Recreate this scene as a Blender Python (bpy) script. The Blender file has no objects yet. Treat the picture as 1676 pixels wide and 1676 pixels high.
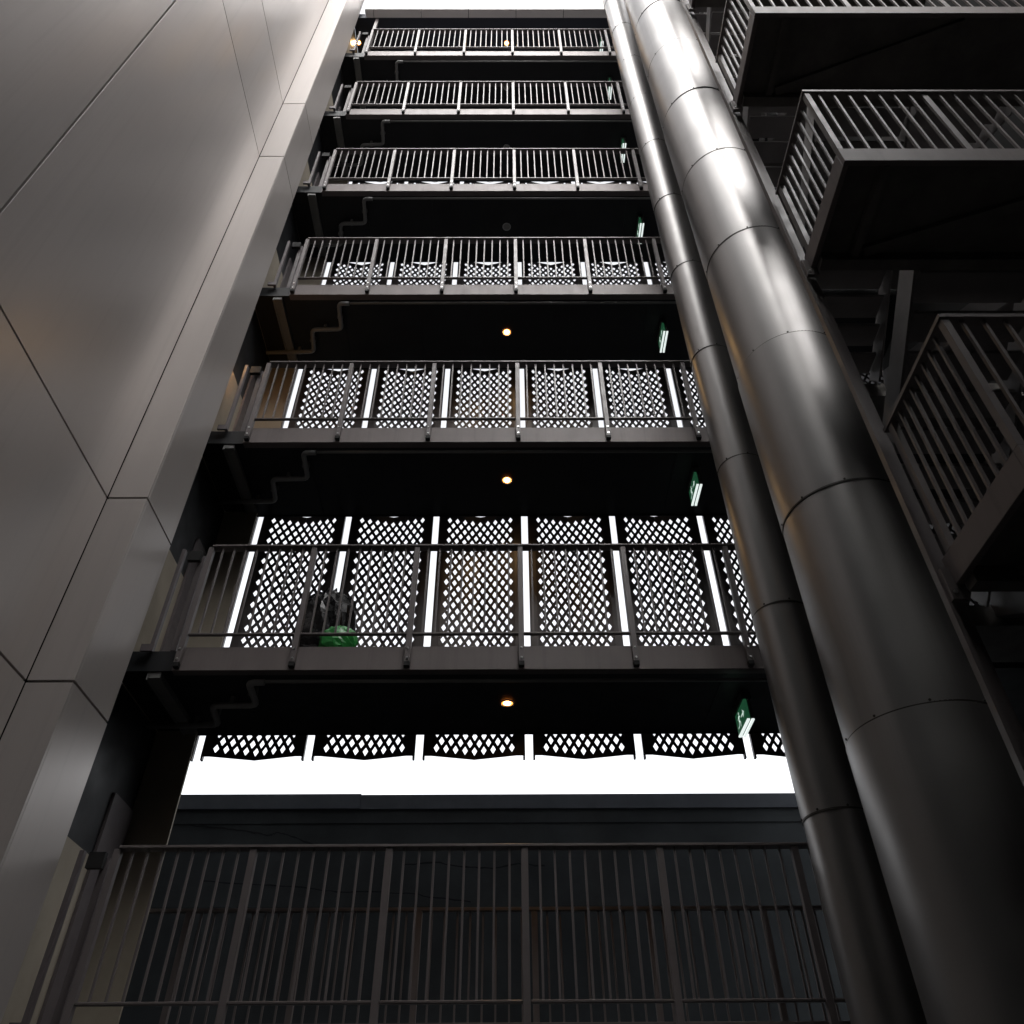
import bpy, math, random
import numpy as np
from mathutils import Matrix, Vector
random.seed(7)
S = bpy.context.scene
COL = S.collection

# ------------------------------------------------------------------ camera
# origin = the photographer's eye, Y towards the walkways, Z up (metres); ground is 1.6 m below
PITCH, ROLL, YAW, FPX, NPX = math.radians(41.3377), math.radians(-0.3859), math.radians(0.3642), 1310.0, 1676.0
cp, sp = math.cos(PITCH), math.sin(PITCH)
FWD = Vector((math.sin(YAW) * cp, math.cos(YAW) * cp, sp))
_r = Vector((math.cos(YAW), -math.sin(YAW), 0)); _u = _r.cross(FWD)
RGT = math.cos(ROLL) * _r + math.sin(ROLL) * _u
UPV = -math.sin(ROLL) * _r + math.cos(ROLL) * _u
cam_d = bpy.data.cameras.new("camera")
cam_d.sensor_width = 36.0
cam_d.lens = FPX / NPX * 36.0
cam_d.clip_start = 0.05
cam_d.clip_end = 2000
cam = bpy.data.objects.new("camera", cam_d)
COL.objects.link(cam)
cam.matrix_world = Matrix(((RGT.x, UPV.x, -FWD.x, 0), (RGT.y, UPV.y, -FWD.y, 0), (RGT.z, UPV.z, -FWD.z, 0), (0, 0, 0, 1)))
S.camera = cam

def at(x, y, X=None, Y=None, Z=None):
    d = FWD + RGT * ((x - 838) / FPX) - UPV * ((y - 838) / FPX)
    t = X / d.x if X is not None else Y / d.y if Y is not None else Z / d.z
    return d * t

# ------------------------------------------------------------------ sky, sun, exposure
SUN_EL, SUN_AZ = math.radians(46), math.radians(186)
w = bpy.data.worlds.new("World"); S.world = w; w.use_nodes = True
nt = w.node_tree; nt.nodes.clear()
sky = nt.nodes.new("ShaderNodeTexSky"); sky.sky_type = 'NISHITA'; sky.sun_disc = False
sky.sun_elevation = SUN_EL; sky.sun_rotation = SUN_AZ
sky.air_density = 1.0; sky.dust_density = 6.0; sky.ozone_density = 1.0
hs = nt.nodes.new("ShaderNodeHueSaturation"); hs.inputs['Saturation'].default_value = 0.12
bg = nt.nodes.new("ShaderNodeBackground"); bg.inputs['Strength'].default_value = 0.12
ow = nt.nodes.new("ShaderNodeOutputWorld")
nt.links.new(sky.outputs[0], hs.inputs['Color']); nt.links.new(hs.outputs[0], bg.inputs[0]); nt.links.new(bg.outputs[0], ow.inputs[0])
sd = bpy.data.lights.new("sun", 'SUN'); sd.energy = 0.5; sd.angle = math.radians(80); sd.color = (1, .97, .94)
so = bpy.data.objects.new("sun", sd); COL.objects.link(so)
sdir = Vector((math.sin(SUN_AZ) * math.cos(SUN_EL), math.cos(SUN_AZ) * math.cos(SUN_EL), math.sin(SUN_EL)))
so.rotation_euler = (-sdir).to_track_quat('-Z', 'Y').to_euler(); so.location = (0, -10, 40)
S.view_settings.view_transform = 'Standard'; S.view_settings.look = 'None'
S.view_settings.gamma = 1; S.view_settings.exposure = 2.15; S.view_settings.use_curve_mapping = False
S.render.engine = 'CYCLES'
S.render.resolution_x = S.render.resolution_y = 1024
S.cycles.max_bounces = 8; S.cycles.diffuse_bounces = 4; S.cycles.glossy_bounces = 5

# ------------------------------------------------------------------ materials
MATS = {}
def mat(name, col, rough=.5, metal=0., spec=.5, var=.15, scale=3., rvar=.1, bump=0., bscale=20., stretch=(1, 1, 1), emit=None, estr=0., aniso=0., orand=0., streak=0.):
    m = bpy.data.materials.new(name); m.use_nodes = True
    t = m.node_tree; b = t.nodes['Principled BSDF']
    b.inputs['Base Color'].default_value = (*col, 1); b.inputs['Roughness'].default_value = rough
    b.inputs['Metallic'].default_value = metal; b.inputs['Specular IOR Level'].default_value = spec
    if aniso: b.inputs['Anisotropic'].default_value = aniso
    geo = t.nodes.new('ShaderNodeNewGeometry')
    mp = t.nodes.new('ShaderNodeMapping'); mp.inputs['Scale'].default_value = stretch
    t.links.new(geo.outputs['Position'], mp.inputs[0])
    if var or rvar:
        n = t.nodes.new('ShaderNodeTexNoise'); n.inputs['Scale'].default_value = scale; n.inputs['Detail'].default_value = 6; n.inputs['Roughness'].default_value = .65
        t.links.new(mp.outputs[0], n.inputs['Vector'])
        r = t.nodes.new('ShaderNodeMapRange'); r.inputs['From Min'].default_value = .3; r.inputs['From Max'].default_value = .7
        r.inputs['To Min'].default_value = 1 - var; r.inputs['To Max'].default_value = 1 + var
        t.links.new(n.outputs['Fac'], r.inputs['Value'])
        mx = t.nodes.new('ShaderNodeVectorMath'); mx.operation = 'SCALE'; mx.inputs[0].default_value = col
        t.links.new(r.outputs[0], mx.inputs['Scale']); t.links.new(mx.outputs[0], b.inputs['Base Color'])
        r2 = t.nodes.new('ShaderNodeMapRange'); r2.inputs['From Min'].default_value = .3; r2.inputs['From Max'].default_value = .7
        r2.inputs['To Min'].default_value = max(.03, rough - rvar); r2.inputs['To Max'].default_value = min(1, rough + rvar)
        n2 = t.nodes.new('ShaderNodeTexNoise'); n2.inputs['Scale'].default_value = scale * 2.3; n2.inputs['Detail'].default_value = 4
        t.links.new(mp.outputs[0], n2.inputs['Vector']); t.links.new(n2.outputs['Fac'], r2.inputs['Value']); t.links.new(r2.outputs[0], b.inputs['Roughness'])
    if orand and var:
        oi = t.nodes.new('ShaderNodeObjectInfo'); r3 = t.nodes.new('ShaderNodeMapRange')
        r3.inputs['To Min'].default_value = 1 - orand; r3.inputs['To Max'].default_value = 1 + orand
        t.links.new(oi.outputs['Random'], r3.inputs['Value'])
        ml = t.nodes.new('ShaderNodeMath'); ml.operation = 'MULTIPLY'
        t.links.new(r.outputs[0], ml.inputs[0]); t.links.new(r3.outputs[0], ml.inputs[1]); t.links.new(ml.outputs[0], mx.inputs['Scale'])
    if streak:      # vertical water marks
        m2 = t.nodes.new('ShaderNodeMapping'); m2.inputs['Scale'].default_value = (9, 9, .22)
        t.links.new(geo.outputs['Position'], m2.inputs[0])
        n3 = t.nodes.new('ShaderNodeTexNoise'); n3.inputs['Scale'].default_value = 1.0; n3.inputs['Detail'].default_value = 5; n3.inputs['Roughness'].default_value = .7
        t.links.new(m2.outputs[0], n3.inputs['Vector'])
        r4 = t.nodes.new('ShaderNodeMapRange'); r4.inputs['From Min'].default_value = .52; r4.inputs['From Max'].default_value = .75
        r4.inputs['To Min'].default_value = 1; r4.inputs['To Max'].default_value = 1 - streak
        t.links.new(n3.outputs['Fac'], r4.inputs['Value'])
        v2 = t.nodes.new('ShaderNodeVectorMath'); v2.operation = 'SCALE'
        t.links.new(mx.outputs[0], v2.inputs[0]); t.links.new(r4.outputs[0], v2.inputs['Scale']); t.links.new(v2.outputs[0], b.inputs['Base Color'])
    if bump:
        nb = t.nodes.new('ShaderNodeTexNoise'); nb.inputs['Scale'].default_value = bscale; nb.inputs['Detail'].default_value = 3
        t.links.new(mp.outputs[0], nb.inputs['Vector'])
        bp = t.nodes.new('ShaderNodeBump'); bp.inputs['Strength'].default_value = bump; bp.inputs['Distance'].default_value = .02
        t.links.new(nb.outputs['Fac'], bp.inputs['Height']); t.links.new(bp.outputs[0], b.inputs['Normal'])
    if emit:
        b.inputs['Emission Color'].default_value = (*emit, 1); b.inputs['Emission Strength'].default_value = estr
    MATS[name] = m
    return m

mat('bronze_paint', (.145, .127, .124), .45, .0, .5, .10, 2.5, .1)
mat('post_paint', (.135, .118, .117), .45, 0, .5, .08, 4, .08)
mat('fascia_paint', (.17, .145, .141), .55, 0, .4, .10, 1.6, .05, stretch=(2, 1, 1), orand=.08, streak=.2)
mat('rubber', (.012, .012, .012), .7, 0, .3, .2)
mat('bolt_steel', (.6, .6, .6), .3, 1, .5, 0, rvar=0)
mat('soffit_black', (.017, .018, .020), .5, 0, .3, .25, 1.2, .1)
mat('roof_soffit', (.040, .046, .062), .5, 0, .35, .15, 1.2)
mat('slab_concrete', (.10, .10, .10), .8, 0, .3, .2)
mat('screen_metal', (.075, .066, .068), .5, .0, .4, .12, 2)
mat('mullion_metal', (.11, .095, .098), .45, 0, .45, .1)
mat('cladding', (.50, .46, .437), .36, .3, .5, .03, .5, .04, bump=.010, bscale=.6, stretch=(1, 1, .4), orand=.06, streak=.08)
mat('joint_black', (.01, .01, .01), .8, 0, .2, 0, rvar=0)
mat('duct_steel', (.29, .281, .276), .41, 1, .5, .03, 1.2, .03, orand=.07, streak=.10)
mat('seam_dark', (.06, .055, .05), .5, .7, .5, 0, rvar=0)
mat('wall_beige', (.34, .30, .24), .7, 0, .3, .08)
mat('pipe_grey', (.16, .16, .157), .5, 0, .4, .15)
mat('bend_grey', (.22, .22, .217), .4, 0, .5, .15)
mat('wet_paint', (.12, .105, .103), .16, 0, .6, .1)
mat('tray_grey', (.18, .18, .175), .45, .2, .5, .12)
mat('white_panel', (.78, .76, .76), .4, 0, .5, .03, .7)
mat('neighbour_dark', (.052, .059, .064), .85, 0, .1, .22, .9, .1, bump=.05, bscale=8)
mat('neighbour_coping', (.09, .10, .118), .8, 0, .15, .15, 2)
mat('crack_black', (.026, .029, .032), .9, 0, .1, 0, rvar=0)
mat('rear_render', (.03, .03, .03), .8, 0, .3, .2, .6)
mat('ground_paving', (.04, .04, .04), .75, 0, .3, .2, 1.5)
mat('stair_steel', (.16, .15, .15), .45, 0, .5, .12)
mat('stair_soffit', (.12, .112, .105), .7, 0, .3, .3, 2.5)
mat('lamp_ring', (.5, .5, .5), .35, .8, .5, 0, rvar=0)
mat('lamp_glow', (1, .8, .55), .4, 0, .3, 0, rvar=0, emit=(1, .62, .25), estr=8)
mat('lamp_halo', (.8, .5, .2), .4, .3, .5, 0, rvar=0, emit=(1, .26, .04), estr=.8)  # orange halo around a lit lens, painted in as a glowing disc
mat('lamp_off', (.30, .30, .28), .4, 0, .4, 0, rvar=0)
mat('sign_body', (.06, .06, .058), .5, 0, .4, .1)
mat('sign_green', (.04, .12, .07), .4, 0, .4, .05, rvar=0, emit=(.04, .22, .10), estr=.05)
mat('sign_white', (.75, .8, .76), .4, 0, .4, 0, rvar=0, emit=(.8, 1, .9), estr=.12)
mat('sign_edge', (.8, .8, .8), .35, 0, .5, 0, rvar=0, emit=(.9, 1, .97), estr=.2)
mat('bag_black', (.006, .006, .007), .24, 0, .4, .2, 8)
mat('bag_green', (.03, .30, .06), .35, 0, .5, .25, 9)
mat('box_brown', (.075, .045, .032), .7, 0, .3, .2, 5)

# ------------------------------------------------------------------ mesh helpers
def mesh(name, v, f, m, smooth=False):
    me = bpy.data.meshes.new(name); me.from_pydata([tuple(p) for p in v], [], f); me.update()
    me.materials.append(MATS[m])
    if smooth:
        for p in me.polygons: p.use_smooth = True
    return me
def add(name, me, loc=(0, 0, 0), parent=None, rot=(0, 0, 0)):
    o = bpy.data.objects.new(name, me); COL.objects.link(o)
    o.location = loc; o.rotation_euler = rot
    if parent: o.parent = parent
    return o
def thing(name, label, cat, loc=(0, 0, 0), group=None):
    o = add(name, None, loc); o.empty_display_size = .2
    return tag(o, label, cat, group)
def tag(o, label=None, cat=None, group=None, kind=None):
    if label: o['label'] = label
    if cat: o['category'] = cat
    if group: o['group'] = group
    if kind: o['kind'] = kind
    return o
_bc = {}
BOXF = [(0, 3, 2, 1), (4, 5, 6, 7), (0, 1, 5, 4), (1, 2, 6, 5), (2, 3, 7, 6), (3, 0, 4, 7)]
def boxmesh(sx, sy, sz, m, ch=0.):
    k = (round(sx, 4), round(sy, 4), round(sz, 4), m, ch)
    if k in _bc: return _bc[k]
    x, y, z = sx / 2, sy / 2, sz / 2
    v = [(-x, -y, -z), (x, -y, -z), (x, y, -z), (-x, y, -z), (-x, -y, z), (x, -y, z), (x, y, z), (-x, y, z)]
    me = mesh('box_form', v, BOXF, m)
    if ch:
        import bmesh
        bm = bmesh.new(); bm.from_mesh(me)
        bmesh.ops.bevel(bm, geom=bm.edges[:], offset=ch, segments=1, affect='EDGES'); bm.to_mesh(me); bm.free()
    _bc[k] = me
    return me
def box(name, x0, x1, y0, y1, z0, z1, m, parent=None, ch=0., base=(0, 0, 0)):
    me = boxmesh(x1 - x0, y1 - y0, z1 - z0, m, ch)
    return add(name, me, ((x0 + x1) / 2 - base[0], (y0 + y1) / 2 - base[1], (z0 + z1) / 2 - base[2]), parent)
def merge(parts):
    V, F = [], []
    for v, f in parts:
        o = len(V); V += list(v); F += [tuple(i + o for i in q) for q in f]
    return V, F
def boxvf(x0, x1, y0, y1, z0, z1):
    return [(x0, y0, z0), (x1, y0, z0), (x1, y1, z0), (x0, y1, z0), (x0, y0, z1), (x1, y0, z1), (x1, y1, z1), (x0, y1, z1)], BOXF
def tube(pts, r, n=10):
    """swept tube with rounded elbows along a polyline"""
    P = [Vector(p) for p in pts]; Q = [P[0]]
    for i in range(1, len(P) - 1):
        a = (P[i - 1] - P[i]); b = (P[i + 1] - P[i]); rr = min(r * 2.2, a.length * .4, b.length * .4)
        s, e = P[i] + a.normalized() * rr, P[i] + b.normalized() * rr
        for k in range(5):
            t = k / 4; Q.append((1 - t) ** 2 * s + 2 * t * (1 - t) * P[i] + t * t * e)
    Q.append(P[-1]); V, F = [], []
    for i, p in enumerate(Q):
        d = (Q[min(i + 1, len(Q) - 1)] - Q[max(i - 1, 0)]).normalized()
        s = d.cross(Vector((0, 0, 1)) if abs(d.z) < .9 else Vector((1, 0, 0))).normalized(); t = s.cross(d)
        for k in range(n):
            a = 2 * math.pi * k / n; V.append(tuple(p + s * (r * math.cos(a)) + t * (r * math.sin(a))))
    for i in range(len(Q) - 1):
        for k in range(n): F.append((i * n + k, i * n + (k + 1) % n, (i + 1) * n + (k + 1) % n, (i + 1) * n + k))
    F += [tuple(range(n))[::-1], tuple(range((len(Q) - 1) * n, len(Q) * n))]
    return V, F
def lathe(prof, n=32, closed=False):
    V, F = [], []
    for r, z in prof:
        for k in range(n):
            a = 2 * math.pi * k / n; V.append((r * math.cos(a), r * math.sin(a), z))
    m = len(prof)
    for i in range(m - 1 if not closed else m):
        j = (i + 1) % m
        for k in range(n): F.append((i * n + k, i * n + (k + 1) % n, j * n + (k + 1) % n, j * n + k))
    return V, F

# ------------------------------------------------------------------ measures
H, Z1, YF, W, XP = 3.2852, 4.1083, 7.0544, 1.15, 0.1313
def zl(k): return Z1 + (k - 1) * H          # underside of walkway k
YB, YBULGE = 8.50, .11                       # lattice screen plane and how far its fold stands out
XS, WS, SLOT = 0.2277, 1.2364, 0.091         # slots between lattice panels
FH = .27                                     # edge beam height
ZR = 23.17                                   # roof soffit
LEV = {0: 'below the white sky strip', 1: 'holding the bin bags', 2: 'second above the sky strip', 3: 'third above the sky strip',
       4: 'third from the top', 5: 'second from the top', 6: 'nearest the white roof edge'}

# ------------------------------------------------------------------ setting: ground, rear and right walls
XA0, YE0 = -4.15, 6.95
gp = mesh('ground_sheet', [(-400, -400, -1.6), (400, -400, -1.6), (400, 400, -1.6), (-400, 400, -1.6)], [(0, 1, 2, 3)], 'ground_paving')
tag(add('ground', gp), kind='structure')
tag(box('building_wall', -4.6, .8, -4.7, -4.2, -1.6, 26.0, 'rear_render'), 'tall dark rendered wall closing the light well behind the viewer', 'wall')
tag(box('building_wall', XA0 - .4, XA0, -4.19, .985, -1.6, 26.0, 'rear_render'), 'dark rendered wall continuing the clad wall towards the viewer', 'wall')
tag(box('building_wall', .803, 6.3, -4.6, -4.2, -1.6, 17.5, 'rear_render'), 'lower dark rendered wall behind the viewer to the right', 'wall')
tag(box('building_wall', 6.3, 6.7, .5, 9.2, -1.6, 24.0, 'rear_render'), 'tall dark rendered wall to the right beyond the stair landings', 'wall')

tag(box('building_wall', 6.3, 6.7, -4.6, .497, -1.6, 13.0, 'rear_render'), 'unseen lower dark wall on the right, added to block low sky light', 'wall')  # out of view, added to cut low sky light from the right
tag(box('building_wall', -12.0, -4.46, YE0, 9.0, -1.6, 26.0, 'rear_render'), 'hidden dark flank behind the clad pier, added to block sky light', 'wall')  # hidden block added behind the pier only to keep sky light out

# neighbouring dark building seen between bottom walkway and the lattice
nb = thing('neighbouring_building', 'dark blue-grey wall with coping beyond the bottom railing, under the white sky strip', 'building', (0, 12, -1.6))
b0 = (0, 12, -1.6)
zt = at(838, 1302, Y=12).z; zc = at(838, 1325, Y=12).z; zm = at(838, 1347, Y=12).z
box('wall', -14, 14, 12.0, 14.0, -1.6, zm, 'neighbour_dark', nb, base=b0)
box('upper_wall', -14, 14, 11.985, 14.0, zm, zc, 'neighbour_dark', nb, base=b0)
xj = at(590, 1320, Y=12).x
box('coping', -14, xj, 11.94, 14.05, zc + .006, zt + .012, 'neighbour_coping', nb, base=b0)
box('coping', xj + .003, 14, 11.95, 14.05, zc, zt, 'neighbour_coping', nb, base=b0)
def crack(px, wd):
    V, F = [], []
    pts = []
    for i in range(len(px) - 1):
        for k in range(6):
            t = k / 6; pts.append((px[i][0] * (1 - t) + px[i + 1][0] * t, px[i][1] * (1 - t) + px[i + 1][1] * t + random.uniform(-1.1, 1.1)))
    for i, (x, y) in enumerate(pts):
        p = at(x, y, Y=11.99); h = wd * random.uniform(.5, 1.2)
        yy = (11.975 if p.z > zm - .03 else 11.993)
        V += [(p.x, yy - 12, p.z - h + 1.6), (p.x, yy - 12, p.z + h + 1.6)]
        if i: F.append((2 * i - 2, 2 * i, 2 * i + 1, 2 * i - 1))
    add('crack', mesh('crack', V, F, 'crack_black'), (0, 0, 0), nb)
crack([(300, 1350), (366, 1356), (411, 1362), (441, 1367), (453, 1363), (467, 1365), (497, 1377), (527, 1387), (554, 1387), (572, 1391)], .012)
crack([(660, 1415), (712, 1411), (763, 1419), (807, 1422), (849, 1414), (900, 1418)], .012)
crack([(330, 1442), (417, 1447), (494, 1453), (551, 1459), (614, 1460), (676, 1462), (703, 1468), (784, 1477)], .009)

# ------------------------------------------------------------------ left metal-clad wall
XA, XBc, YC, YE = -4.145, -3.735, 6.13, 6.9
JZ = [-1.6, 3.47, 5.60, 13.33, 15.46, 23.19, 25.3, 27.0]
g = .024
cw = thing('clad_wall', 'tall wall of warm grey metal cladding panels rising along the left side', 'wall', (XA, 1, -1.6))
cb = (XA, 1, -1.6)
box('backing', XA - .30, XA - .035, .99, YC + .8, -1.6, 26.9, 'joint_black', cw, base=cb)
YJ = [1.0, 3.3, YC]
for a, z0 in enumerate(JZ[:-1]):
    for b_, y0 in enumerate(YJ[:-1]):
        box('cladding_panel', XA - .034, XA, y0 + g / 2, YJ[b_ + 1] - g / 2, z0 + g / 2, JZ[a + 1] - g / 2, 'cladding', cw, ch=.0015, base=cb)
pw = thing('clad_pilaster', 'projecting metal-clad corner pier with a narrow front face beside the walkway ends', 'pillar', ((XA + XBc) / 2, YC, -1.6))
pb = ((XA + XBc) / 2, YC, -1.6)
box('backing', XA - .034, XBc - .035, YC + .035, YE - .01, -1.6, 26.9, 'joint_black', pw, base=pb)
for a, z0 in enumerate(JZ[:-1]):
    box('front_panel', XA + .004, XBc - .0015, YC, YC + .03, z0 + g / 2, JZ[a + 1] - g / 2, 'cladding', pw, ch=.0015, base=pb)
    box('side_panel', XBc - .03, XBc, YC + .0315, YE, z0 + g / 2, JZ[a + 1] - g / 2, 'cladding', pw, ch=.0015, base=pb)

# ------------------------------------------------------------------ walkways
XL, XR = -3.95, 6.25
for k in range(0, 7):
    z = zl(k); base = (0, 7.6, z)
    t = thing('walkway', 'open walkway with black underside and brown-grey edge, ' + LEV[k], 'walkway', base, 'stacked walkways')
    box('slab', XL, XR, YF + .03, YB - .02, z + .012, z + FH - .03, 'soffit_black', t, base=base)
    box('edge_beam', -3.37, 3.75, YF, YF + .029, z, z + FH, 'fascia_paint', t, ch=.003, base=base)
    box('beam_flange', -3.37, 3.75, YF + .0295, YF + .10, z + .001, z + .011, 'post_paint', t, base=base)
    box('back_beam', XL, XR, YB - .019, YB + .0, z - .0, z + FH, 'soffit_black', t, base=base)
    # seams of the black soffit boards
    for i in range(-2, 5):
        x = XP + i * 1.2 - .35
        box('soffit_strip', x, x + .035, YF + .12, YB - .06, z + .004, z + .0115, 'soffit_black', t, base=base)
# end walls at the left of the walkways
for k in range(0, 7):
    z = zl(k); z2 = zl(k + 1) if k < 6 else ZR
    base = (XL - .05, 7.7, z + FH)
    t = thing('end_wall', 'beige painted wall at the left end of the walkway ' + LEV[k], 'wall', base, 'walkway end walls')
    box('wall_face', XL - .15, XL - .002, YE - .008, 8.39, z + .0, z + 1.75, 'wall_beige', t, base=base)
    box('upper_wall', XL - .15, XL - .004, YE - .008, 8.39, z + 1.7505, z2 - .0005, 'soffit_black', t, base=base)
    box('corner_plate', XL - .1, XS - 3 * WS - SLOT / 2 + .022, 8.40, 8.43, z + FH - .02, z2 + .02, 'wall_beige', t, base=base)
    box('door_frame', XL - .001, XL + .03, 7.85, 8.36, z + FH + .02, z + FH + 2.1, 'mullion_metal', t, base=base)

# ------------------------------------------------------------------ guard railings
bolt_me = mesh('bolt_head', *lathe([(0.0001, -.008), (.011, -.008), (.013, -.003), (.013, .002)], 10), 'bolt_steel')
def railing(k):
    z = zl(k); base = (0, YF, z)
    t = thing('guard_railing', 'dark metal railing with thin upright bars on the walkway ' + LEV[k], 'railing', base, 'walkway railings')
    i0, i1 = -3, 3
    x0, x1 = XP + i0 * W - .05, XP + i1 * W + .04
    y0 = YF - .066
    box('handrail', x0 + .06, x1, y0 - .008, YF + .035, z + 1.537, z + 1.560, 'bronze_paint', t, ch=.003, base=base)
    for i in range(i0, i1 + 1):
        x = XP + i * W
        p = box('post', x - .029, x + .029, y0 + .004, YF - .001, z + .062, z + 1.534, 'post_paint', t, ch=.003, base=base)
        pl = p.location
        c = box('end_cap', x - .0275, x + .0275, y0 + .006, YF - .003, z + .018, z + .0615, 'rubber', p, base=(base[0] + pl.x, base[1] + pl.y, base[2] + pl.z))
        for zb in (.10, .215):
            add('bolt', bolt_me, (0, -.0325, zb + z - base[2] - pl.z), p, rot=(-math.pi / 2, 0, 0))
    for i in range(i0, i1):
        xa, xb = XP + i * W + .0295, XP + (i + 1) * W - .0295
        box('bottom_rail', xa, xb, y0 + .012, YF - .01, z + .385, z + .41, 'wet_paint' if k == 0 else 'bronze_paint', t, ch=.006, base=base)
        for j in range(1, 9):
            x = XP + i * W + W * (j + .0) / 9 
            box('baluster', x - .009, x + .009, YF - .045, YF - .025, z + .4105, z + 1.5345, 'post_paint', t, base=base)
    # wall post beside the clad pier, and its bracket
    wp = box('wall_post', -3.66, -3.62, YF - .02, YF + .04, z + .24, z + 1.54, 'mullion_metal', t, ch=.003, base=base)
    box('wall_bracket', -3.73, -3.60, YF - .05, YF - .021, z + .20, z + .28, 'mullion_metal', t, base=base)
    box('rail_bracket', -3.58, -3.44, YF + .0, YF + .05, z + 1.40, z + 1.53, 'rubber', t, base=base)
    box('return_post', -3.475, -3.415, YF + .06, YF + .12, z + .27, z + 1.5, 'mullion_metal', t, base=base)
for k in range(0, 7): railing(k)
# corner column from the top walkway to the roof
cc = tag(box('corner_column', -3.38, -3.30, YF + .03, YF + .10, zl(6) + FH, ZR + .0, 'bronze_paint', None, ch=.004), 'slim grey column from the topmost walkway up to the roof edge', 'column')

# railing at the back of the bottom walkway
base = (0, 8.66, zl(0))
t = thing('back_railing', 'dark railing along the far side of the bottom walkway, seen through the front railing', 'railing', base)
z = zl(0)
box('handrail', -3.7, 6.2, 8.64, 8.71, z + 1.475, z + 1.505, 'bronze_paint', t, base=base)
box('bottom_rail', -3.7, 6.2, 8.655, 8.695, z + .385, z + .41, 'bronze_paint', t, base=base)
for i in range(-3, 6):
    x = XP + i * W + .12
    box('post', x - .029, x + .029, 8.645, 8.705, z - .05, z + 1.474, 'post_paint', t, base=base)
    for j in range(1, 9):
        xx = x + W * j / 9
        box('baluster', xx - .009, xx + .009, 8.665, 8.685, z + .4105, z + 1.4745, 'post_paint', t, base=base)
bs = tag(box('walkway_extension', XL, XR, YB + .01, 8.8, zl(0) + .02, zl(0) + FH - .02, 'soffit_black'), 'dark outer strip of the bottom walkway under the back railing', 'slab')

# ------------------------------------------------------------------ folded lattice screens
PWID = WS - SLOT
def lattice_mesh(hgt, N, name, b0=.05, b1=.05):
    A = .053; U = 9 * A; B = (hgt - b0 - b1) / N; HA, HB = A * .575, B * .575
    th = .005; half = PWID / 2
    def bul(u): return YBULGE * max(0., 1 - abs(u) / U)
    V, F, idx = [], [], {}
    def vid(u, v, s):
        k = (round(u, 5), round(v, 5), s)
        if k not in idx:
            idx[k] = len(V); V.append((u, bul(u) + s * th, v))
        return idx[k]
    def face(pts):
        F.append(tuple(vid(u, v, 0) for u, v in pts)); F.append(tuple(vid(u, v, 1) for u, v in reversed(pts)))
    def wall(p, q):
        F.append((vid(*p, 0), vid(*q, 0), vid(*q, 1), vid(*p, 1)))
    for r in range(0, N + 1):
        cv = b0 + r * B
        us = [i * 2 * A for i in range(-4, 5)] if r % 2 else [(i + .5) * 2 * A for i in range(-5, 5)]
        for cu in us:
            O = [(cu - A, cv), (cu, cv - B), (cu + A, cv), (cu, cv + B)]
            edge = r in (0, N) or (r % 2 == 0 and abs(abs(cu) - U) < 1e-6)
            if not edge:
                I = [(cu - HA, cv), (cu, cv - HB), (cu + HA, cv), (cu, cv + HB)]
                for q in range(4):
                    face([O[q], O[(q + 1) % 4], I[(q + 1) % 4], I[q]])
                    wall(I[(q + 1) % 4], I[q])
            else:
                P = list(O)
                if r == 0: P = [O[0], O[2], O[3]]
                if r == N: P = [O[0], O[1], O[2]]
                c = (cu, cv)
                if r % 2 == 0 and cu < -U + 1e-6:
                    P = [c, O[2], O[3]] if r == 0 else [c, O[1], O[2]] if r == N else [O[1], O[2], O[3]]
                elif r % 2 == 0 and cu > U - 1e-6:
                    P = [O[0], c, O[3]] if r == 0 else [O[0], O[1], c] if r == N else [O[0], O[1], O[3]]
                face(P)
    for s in (-1, 1):     # side margins, borders
        e = [(s * U, 0), (s * half, 0), (s * half, hgt), (s * U, hgt)]
        face(e if s > 0 else e[::-1])
    for (v0, v1) in ((0, b0), (hgt - b1, hgt)):
        for s in (-1, 1):
            e = [(0, v0), (s * U, v0), (s * U, v1), (0, v1)]
            face(e if s > 0 else e[::-1])
    for (u0, u1) in ((-half, -U), (-U, 0), (0, U), (U, half)):
        wall((u0, 0), (u1, 0)); wall((u1, hgt), (u0, hgt))
    # returned bottom and top lips
    return mesh(name, V, F, 'screen_metal')
zb0 = 3.862
lat_low = lattice_mesh(zl(2) + .085 - zb0, 40, 'lattice_low', .010)
lat_std = lattice_mesh(H - .115, 34, 'lattice_std')
lat_top = lattice_mesh(ZR - .05 - (zl(6) + .2), 24, 'lattice_top')
LS = {1: 'just above the white sky strip', 2: 'behind the second walkway above the sky strip', 3: 'behind the third walkway above the sky strip',
      4: 'mostly hidden behind the third walkway from the top', 5: 'hidden behind the second walkway from the top', 6: 'hidden behind the topmost walkway'}
for k in range(1, 7):
    z0 = zb0 if k == 1 else zl(k) + .20
    me = lat_low if k == 1 else lat_top if k == 6 else lat_std
    top = (zl(k + 1) + .085) if k < 6 else ZR - .05
    base = (0, YB, z0)
    t = thing('lattice_screen', 'black diamond-perforated metal screen ' + LS[k], 'screen', base, 'lattice screens')
    for i in range(-3, 5):
        add('lattice_panel', me, (XS + (i + .5) * WS + random.uniform(-.003, .003), .002 + random.uniform(0, .003), random.uniform(-.004, .004)), t, rot=(0, random.gauss(0, .0010), 0))
    for i in range(-3, 6):
        for s in (-1, 1):
            x = XS + i * WS + s * (SLOT / 2 + .011)
            if k == 1: zz0, zz1 = z0 - .035, zl(2) + .14
            else: zz0, zz1 = zl(k) + .14, (zl(k + 1) + .14 if k < 6 else ZR - .05)
            box('mullion', x - .011, x + .011, YB - .0 + .008, YB + .055, zz0, zz1, 'mullion_metal', t, base=base)

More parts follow.
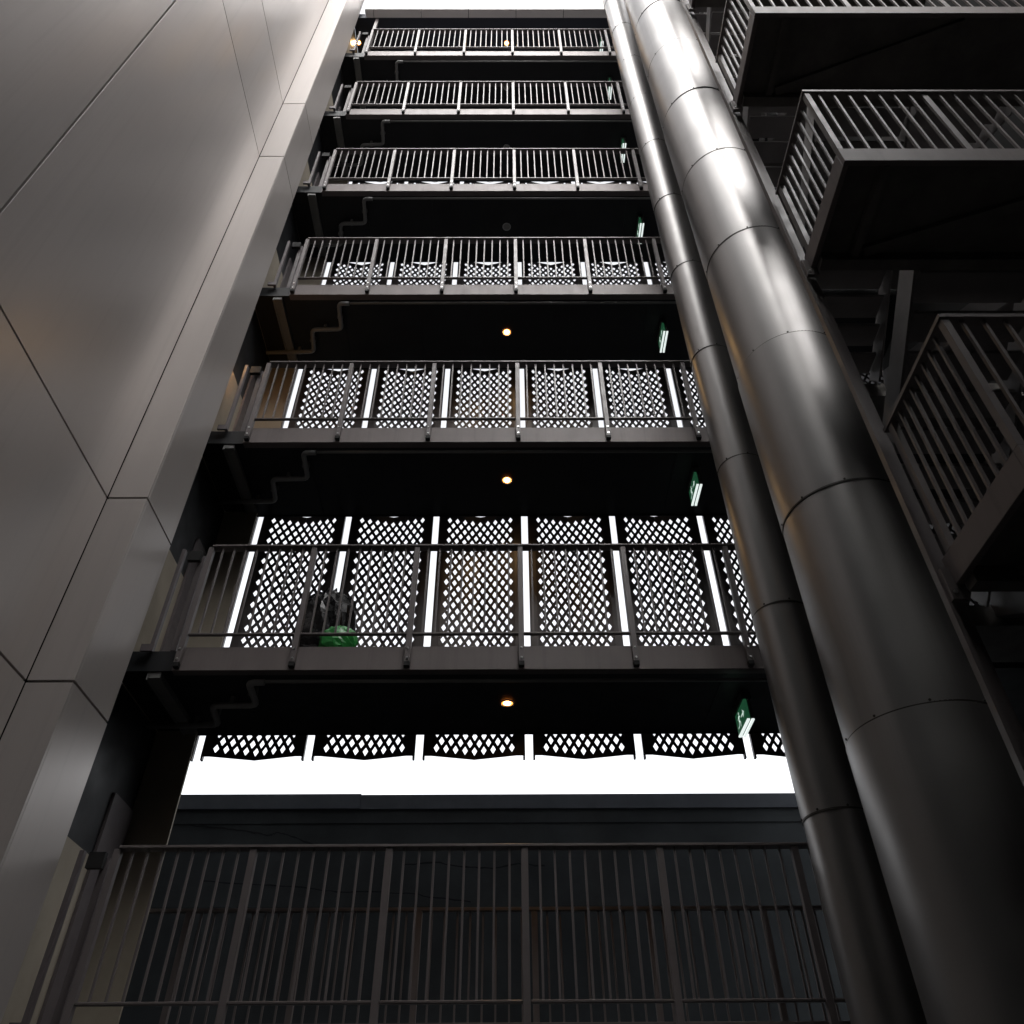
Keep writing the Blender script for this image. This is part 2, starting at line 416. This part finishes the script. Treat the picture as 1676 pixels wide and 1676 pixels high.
# ------------------------------------------------------------------ roof edge
base = (0, 7.5, ZR)
t = thing('roof', 'white panelled roof edge over a dark soffit above the topmost walkway', 'roof', base)
box('soffit', XL, XR, YF + .02, YB + .3, ZR + .004, ZR + .30, 'roof_soffit', t, base=base)
xj0 = at(767, 10, Y=6.87).x
for i in range(-3, 6):
    xa, xb = xj0 + i * 1.218 + .006, xj0 + (i + 1) * 1.218 - .006
    xa = max(xa, XBc + .12)
    box('fascia_panel', xa, xb, 6.87, 6.90, ZR, ZR + 2.2, 'white_panel', t, ch=.004, base=base)
    box('underside_panel', xa, xb, 6.902, YF + .015, ZR, ZR + .02, 'white_panel', t, base=base)
box('backing', XBc + .1, XR, 6.905, 7.0, ZR + .03, ZR + 2.1, 'joint_black', t, base=base)

# ------------------------------------------------------------------ services under the slabs
for k in range(1, 7):
    z = zl(k) - .075
    t = thing('drain_pipe', 'thin grey zigzag drain pipe under the walkway ' + LEV[k], 'pipe', (0, 7.165, z), 'drain pipes under the walkways')
    loc = (0, -7.165, -z)
    v, f = tube([(-2.45, 7.165, z), (-2.61, 7.165, z), (-2.64, 7.64, z), (-3.11, 7.65, z), (-3.16, 8.08, z), (-3.94, 8.10, z)], .034)
    add('bent_pipe', mesh('bent_pipe', v, f, 'bend_grey', True), loc, t)
    v, f = tube([(2.9, 7.165, z + .01), (-2.449, 7.165, z + .01)], .019)
    add('straight_run', mesh('straight_run', v, f, 'pipe_grey', True), loc, t)
    for (x, y) in ((-2.63, 7.42), (-2.90, 7.645), (-3.14, 7.87), (-3.4, 8.088)):
        along = abs(y - 7.645) < .01 or abs(y - 8.088) < .01
        sx, sy = (.02, .045) if along else (.045, .02)
        box('pipe_clip', x - sx, x + sx, y - sy, y + sy, z - .004, z + .086, 'pipe_grey', t, base=(0, 7.165, z))
    v, f = merge([boxvf(-3.60, -3.485, 7.10, 8.34, z + .02, z + .082), boxvf(-3.62, -3.603, 7.10, 8.34, z - .0, z + .08)])
    tag(add('cable_tray', mesh('cable_tray', v, f, 'tray_grey')), 'pale grey tray along the left end under the walkway ' + LEV[k], 'cable tray', 'cable trays under the walkways')

# ------------------------------------------------------------------ downlights
ring = lathe([(.078, .0), (.078, -.010), (.064, -.012), (.0605, -.003)], 28)
disc = lathe([(.0005, -.0085), (.038, -.0085), (.039, -.0046)], 28)
surround = lathe([(.0005, -.0045), (.060, -.0045)], 28)
halo_on = mesh('lamp_halo', *surround, 'lamp_halo'); surround_off = mesh('lamp_surround_off', *surround, 'lamp_off')
ring_me = mesh('lamp_ring', *ring, 'lamp_ring', True)
disc_on = mesh('lamp_lens', *disc, 'lamp_glow'); disc_off = mesh('lamp_lens_off', *disc, 'lamp_off')
def downlight(x, y, z, on, label, power=6):
    t = thing('downlight', label, 'lamp', (x, y, z), 'ceiling downlights')
    add('trim_ring', ring_me, (0, 0, 0), t); add('lens', disc_on if on else disc_off, (0, 0, 0), t); add('lens_surround', halo_on if on else surround_off, (0, 0, 0), t)
    if on:
        l = bpy.data.lights.new('downlight_beam', 'SPOT'); l.energy = power; l.color = (1, .62, .28); l.spot_size = math.radians(130); l.spot_blend = .6; l.shadow_soft_size = .04
        o = bpy.data.objects.new('downlight_beam', l); COL.objects.link(o); o.parent = t; o.location = (0, 0, -.03)
for k in (1, 2, 3, 4, 5, 6):
    on = k in (1, 2, 3)
    downlight(-.015, 7.755, zl(k) + .003, on, ('lit warm round downlight under the walkway ' if on else 'unlit round downlight under the walkway ') + LEV[k], 4)
downlight(-.01, 7.66, ZR + .002, True, 'lit warm downlight in the roof soffit over the middle of the topmost walkway', 6)
pL = at(583, 70, Z=ZR - .02)
downlight(pL.x + .06, pL.y, ZR + .002, True, 'lit warm downlight in the roof soffit at the left end beside the clad pier', 6)
wl = thing('wall_lamp', 'small warm wall lamp behind the clad pier lighting a beige end wall', 'lamp', (-3.81, YE + .012, 9.1))
add('lamp_body', boxmesh(.08, .02, .16, 'lamp_ring', .004), (0, 0, 0), wl); add('lens', boxmesh(.06, .02, .12, 'lamp_glow'), (0, .021, 0), wl)
l = bpy.data.lights.new('wall_lamp_glow', 'POINT'); l.energy = .9; l.color = (1, .5, .17); l.shadow_soft_size = .03
o = bpy.data.objects.new('wall_lamp_glow', l); COL.objects.link(o); o.parent = wl; o.location = (0, .06, 0)

# ------------------------------------------------------------------ exit signs
def sign_symbol():
    """running person and arrow, flat raised shapes on a sheet: u along the sign (m), v up"""
    P = []
    def poly(pts): P.append(pts)
    # person (leaning right)
    cx, cy, r = -.055, .075, .016
    poly([(cx + r * math.cos(a * math.pi / 5), cy + r * math.sin(a * math.pi / 5)) for a in range(10)])
    poly([(-.075, .055), (-.045, .058), (-.060, -.005), (-.095, .0)])
    poly([(-.05, .05), (-.015, .025), (-.020, .012), (-.055, .032)])
    poly([(-.075, .05), (-.115, .03), (-.11, .018), (-.07, .034)])
    poly([(-.062, .0), (-.03, -.03), (-.04, -.08), (-.056, -.078), (-.05, -.035), (-.085, -.01)])
    poly([(-.082, .0), (-.11, -.045), (-.15, -.05), (-.15, -.066), (-.10, -.062), (-.068, -.012)])
    # arrow
    poly([(.02, .012), (.09, .012), (.09, -.012), (.02, -.012)])
    poly([(.085, .048), (.145, .0), (.085, -.048)])
    return P
def exit_sign(k, z, label):
    x, y0, y1 = 2.47, 7.52, 7.92
    zb = z - .31
    base = (x, (y0 + y1) / 2, z)
    t = thing('exit_sign', label, 'sign', base, 'exit signs')
    box('housing', x - .05, x + .05, y0 - .0, y1, zb + .225, z + .002, 'sign_body', t, base=base)
    fc = box('face_plate', x - .034, x - .004, y0, y1, zb + .004, zb + .224, 'sign_green', t, base=base)
    box('back_plate', x + .006, x + .034, y0, y1, zb + .004, zb + .224, 'sign_body', t, base=base)
    box('light_edge', x - .037, x - .009, y0 - .004, y1 + .004, zb - .012, zb + .003, 'sign_edge', t, base=base)
    box('light_edge', x + .009, x + .037, y0 - .004, y1 + .004, zb - .012, zb + .003, 'sign_edge', t, base=base)
    V, F = [], []
    for pts in sign_symbol():
        o = len(V); V += [(-.0365, -u, v * .95 + zb + .115 - z) for u, v in pts]; F.append(tuple(range(o, o + len(pts))))
    add('pictogram', mesh('pictogram', V, F, 'sign_white'), (0, 0, 0), t)
SG = {1: 'under the walkway with the bin bags', 2: 'under the second walkway above the sky strip', 3: 'under the third walkway above the sky strip', 4: 'under the third walkway from the top',
      5: 'under the second walkway from the top', 6: 'under the topmost walkway', 7: 'under the white roof edge'}
for k in range(1, 8):
    exit_sign(k, zl(k) if k < 7 else ZR, 'green and white hanging exit sign, ' + SG[k])

# ------------------------------------------------------------------ two steel ducts
def duct(cx, cy, r, zs, hseg, label, n=72):
    t = thing('steel_duct', label, 'duct', (cx, cy, -1.6), 'vertical steel ducts')
    ze = hseg - .008
    seg = mesh('duct_segment', *lathe([(r, .0), (r, ze * .25), (r, ze * .5), (r, ze * .75), (r, ze)], n), 'duct_steel', True)
    prt = [lathe([(r - .012, -.012), (r + .0005, -.012), (r + .0005, .004), (r - .012, .004)], n)]
    m = 9 if r > .3 else 7
    for i in range(m):
        a = 2 * math.pi * (i + .3) / m
        v, f = lathe([(.0001, .007), (.006, .007), (.009, .003), (.009, -.004)], 8)
        R = Matrix.Rotation(a, 4, 'Z') @ Matrix.Translation((r, 0, -.004 + .018)) @ Matrix.Rotation(math.pi / 2, 4, 'Y')
        prt.append(([tuple(R @ Vector(p)) for p in v], f))
    sm = mesh('duct_seam', *merge(prt), 'seam_dark')
    z = zs
    while z > -1.6: z -= hseg
    while z < 27:
        add('duct_segment', seg, (random.uniform(-.0012, .0012), random.uniform(-.0012, .0012), z + 1.6), t, rot=(random.gauss(0, .0022), random.gauss(0, .0022), random.uniform(0, 6)))
        add('seam_band', sm, (0, 0, z + 1.6), t)
        z += hseg
HS = 1.83
def pol(az, D): return D * math.sin(math.radians(az)), D * math.cos(math.radians(az))
azs, hfs = (19.98 + 24.35) / 2, (24.35 - 19.98) / 2
Ds = 6.12 / math.cos(math.radians(19.98)) / math.cos(math.radians(hfs)); rs = Ds * math.sin(math.radians(hfs)); cs = pol(azs, Ds)
duct(*cs, rs, at(1172, 779, Y=6.12).z, HS, 'slimmer polished steel duct rising in front of the walkways\' right ends')
azl, hfl = (24.02 + 34.2) / 2, (34.2 - 24.02) / 2
Dl = 5.0 / math.cos(math.radians(24.02)) / math.cos(math.radians(hfl)); rl = Dl * math.sin(math.radians(hfl)); cl = pol(azl, Dl)
duct(*cl, rl, at(1209, 638, Y=5.0).z, HS, 'wider polished steel duct on the right with dark ring seams', 96)

# ------------------------------------------------------------------ stair tower on the right
SX0, SX1, SY0, SY1 = 2.55, 5.75, 2.78, 3.70
ORD = ['lowest', 'second lowest', 'third lowest', 'in the top right corner', 'above the top right corner', 'second highest', 'highest']
for j in range(-2, 5):
    z = 9.26 + j * H; base = (SX0, SY0, z); lb = ORD[j + 2]
    t = thing('stair_landing', 'stair landing with pale steel edge and dark braced underside, ' + lb, 'landing', base, 'stair landings')
    box('slab', SX0 + .05, SX1, SY0 + .05, SY1, z + .05, z + .17, 'stair_soffit', t, base=base)
    box('side_beam', SX0, SX0 + .045, SY0 + .046, SY1 + .02, z, z + .20, 'fascia_paint', t, ch=.003, base=base)
    box('front_beam', SX0, SX1, SY0, SY0 + .045, z, z + .20, 'fascia_paint', t, ch=.003, base=base)
    box('inner_beam', SX0 + .30, SX0 + .36, SY0 + .046, SY1 - .05, z - .02, z + .049, 'stair_soffit', t, base=base)
    box('cross_beam', SX0 + .05, SX1, SY1 - .12, SY1 - .02, z - .06, z + .049, 'stair_soffit', t, base=base)
    # diagonal brace
    a, b = Vector((SX0 + .40, SY1 - .15, z)), Vector((SX0 + 2.2, SY0 + .10, z))
    d = (b - a); br = add('diagonal_brace', boxmesh(d.length, .09, .05, 'stair_soffit'), (a + b) / 2 + Vector((0, 0, .02)) - Vector(base), t, rot=(0, 0, math.atan2(d.y, d.x)))
    # railing of the landing
    rt = thing('landing_railing', 'short steel railing with pale upright bars around the stair landing, ' + lb, 'railing', (SX0, SY0, z + .2), 'stair landing railings')
    rb = (SX0, SY0, z + .2); zh = z + 1.27
    box('handrail', SX0 - .01, SX0 + .05, SY0 + .056, SY1, zh, zh + .03, 'post_paint', rt, base=rb)
    box('handrail', SX0 - .01, SX1, SY0 - .01, SY0 + .055, zh, zh + .03, 'post_paint', rt, base=rb)
    box('post', SX0 + .001, SX0 + .044, SY1 - .10, SY1 - .04, z + .201, zh - .001, 'bronze_paint', rt, base=rb)
    box('post', SX0 + .001, SX0 + .044, SY0 + .001, SY0 + .05, z + .201, zh - .001, 'bronze_paint', rt, base=rb)
    n = 8
    for i in range(1, n):
        y = SY0 + .05 + (SY1 - .10 - SY0 - .05) * i / n
        box('baluster', SX0 + .012, SX0 + .032, y - .009, y + .009, z + .201, zh - .001, 'bronze_paint', rt, base=rb)
    for i in range(1, 24):
        x = SX0 + i * .13
        ww = .025 if i % 8 == 0 else .009
        box('post' if i % 8 == 0 else 'baluster', x - ww, x + ww, SY0 + .012, SY0 + .032, z + .201, zh - .001, 'bronze_paint', rt, base=rb)
    # flights between half landing and main walkways
    for s, (xa, xb) in enumerate(((3.45, 4.5), (4.62, 5.7))):
        za = z + .17; zb_ = zl(0) + FH + (j + 2 + s) * H
        ft = thing('stair_flight', 'steel stair flight %s from the %s stair landing' % ('descending' if s == 0 else 'rising', lb), 'stairs', (xa, SY1, za), 'stair flights')
        fb = (xa, SY1, za); nst = 9
        yA, yB = SY1 + .03, 6.3
        for i in range(nst):
            tt = (i + .5) / nst; y = yA + (yB - yA) * tt; zz = za + (zb_ - za) * (i + 1) / (nst + 1)
            box('tread', xa + .03, xb - .03, y - .15, y + .15, zz - .02, zz + .02, 'stair_steel', ft, base=fb)
        ln = math.hypot(yB - yA, zb_ - za); ang = math.atan2(zb_ - za, yB - yA)
        for x in (xa, xb):
            add('stringer', boxmesh(.025, ln, .26, 'stair_steel'), (x - fb[0], (yA + yB) / 2 - fb[1], (za + zb_) / 2 - fb[2]), ft, rot=(ang, 0, 0))
for k in range(0, 7):
    z = zl(k); tag(box('stair_platform', 3.40, XR, 6.32, YF - .07, z + .02, z + FH - .02, 'stair_soffit'), 'dark platform joining the stair to the walkway ' + LEV[k], 'platform', 'stair platforms')
# slim post carrying the landings, beside the wide duct
tt = thing('stair_post', 'slim steel post with brackets between the wide duct and the stair landings', 'post', (2.5, 3.74, -1.6))
base = (2.5, 3.74, -1.6)
box('channel', 2.487, 2.513, 3.725, 3.775, -1.6, 26, 'bronze_paint', tt, base=base)
box('flat_bar', 2.516, 2.61, 3.775, 3.785, -1.6, 26, 'post_paint', tt, base=base)
for j in range(-2, 5):
    z = 9.26 + j * H
    box('bracket', 2.50, 2.60, 3.69, 3.724, z - .10, z + .12, 'bronze_paint', tt, base=base)
    add('bolt', bolt_me, (2.53 - base[0], 3.69 - base[1], z - .05 - base[2]), tt, rot=(-math.pi / 2, 0, 0))

# ------------------------------------------------------------------ rubbish on the lowest upper walkway
def bag(name, cx, cy, z0, rx, ry, rz, m, label, seed, ex=(.42, .6)):
    rnd = random.Random(seed); V, F = [], []; n, mm = 26, 15
    ph = [(rnd.uniform(2, 9), rnd.uniform(0, 6.3), rnd.uniform(2, 8), rnd.uniform(0, 6.3), rnd.uniform(.012, .05)) for _ in range(16)]
    for i in range(mm + 1):
        v = math.pi * i / mm
        for j in range(n):
            u = 2 * math.pi * j / n
            d = 1 + sum(a * abs(math.sin(fu * u * .5 * 2 // 1 * 0 + round(fu) * u + pu + 2 * math.sin(fv * v + pv))) for fu, pu, fv, pv, a in ph) - .25
            st = abs(math.sin(v)) ** ex[0]
            zz = math.cos(v); zz = math.copysign(abs(zz) ** ex[1], zz)
            k = 1 if zz < .55 else 1 - .30 * (zz - .55) / .45
            V.append((rx * st * math.cos(u) * d * k, ry * st * math.sin(u) * d * k, max(0.002, rz * (1 + zz) * (.5 + .5 * (d - 1) * .6))))
    for i in range(mm):
        for j in range(n): F.append((i * n + j, (i + 1) * n + j, (i + 1) * n + (j + 1) % n, i * n + (j + 1) % n))
    o = add(name, mesh(name, V, F, m, False), (cx, cy, z0))
    return tag(o, label, 'bag')
zf = zl(1) + FH - .03
bag('bin_bag', -1.99, 7.36, zf, .29, .17, .86, 'bag_black', 'full shiny black plastic bin bag leaning behind the railing above a green bag', 3)
bag('plastic_bag', -1.79, 7.215, zf, .19, .10, .36, 'bag_green', 'crumpled bright green plastic bag below the black bin bag behind the railing', 11, (.8, .95))
bx = thing('carton', 'dark brown box shape half hidden behind the black bin bag', 'box', (-2.05, 7.66, zf))
base = (-2.05, 7.66, zf)
box('body', -2.36, -1.72, 7.57, 7.85, zf, zf + .50, 'box_brown', bx, ch=.004, base=base)
box('flap', -2.34, -1.74, 7.555, 7.569, zf + .36, zf + .56, 'box_brown', bx, base=base)
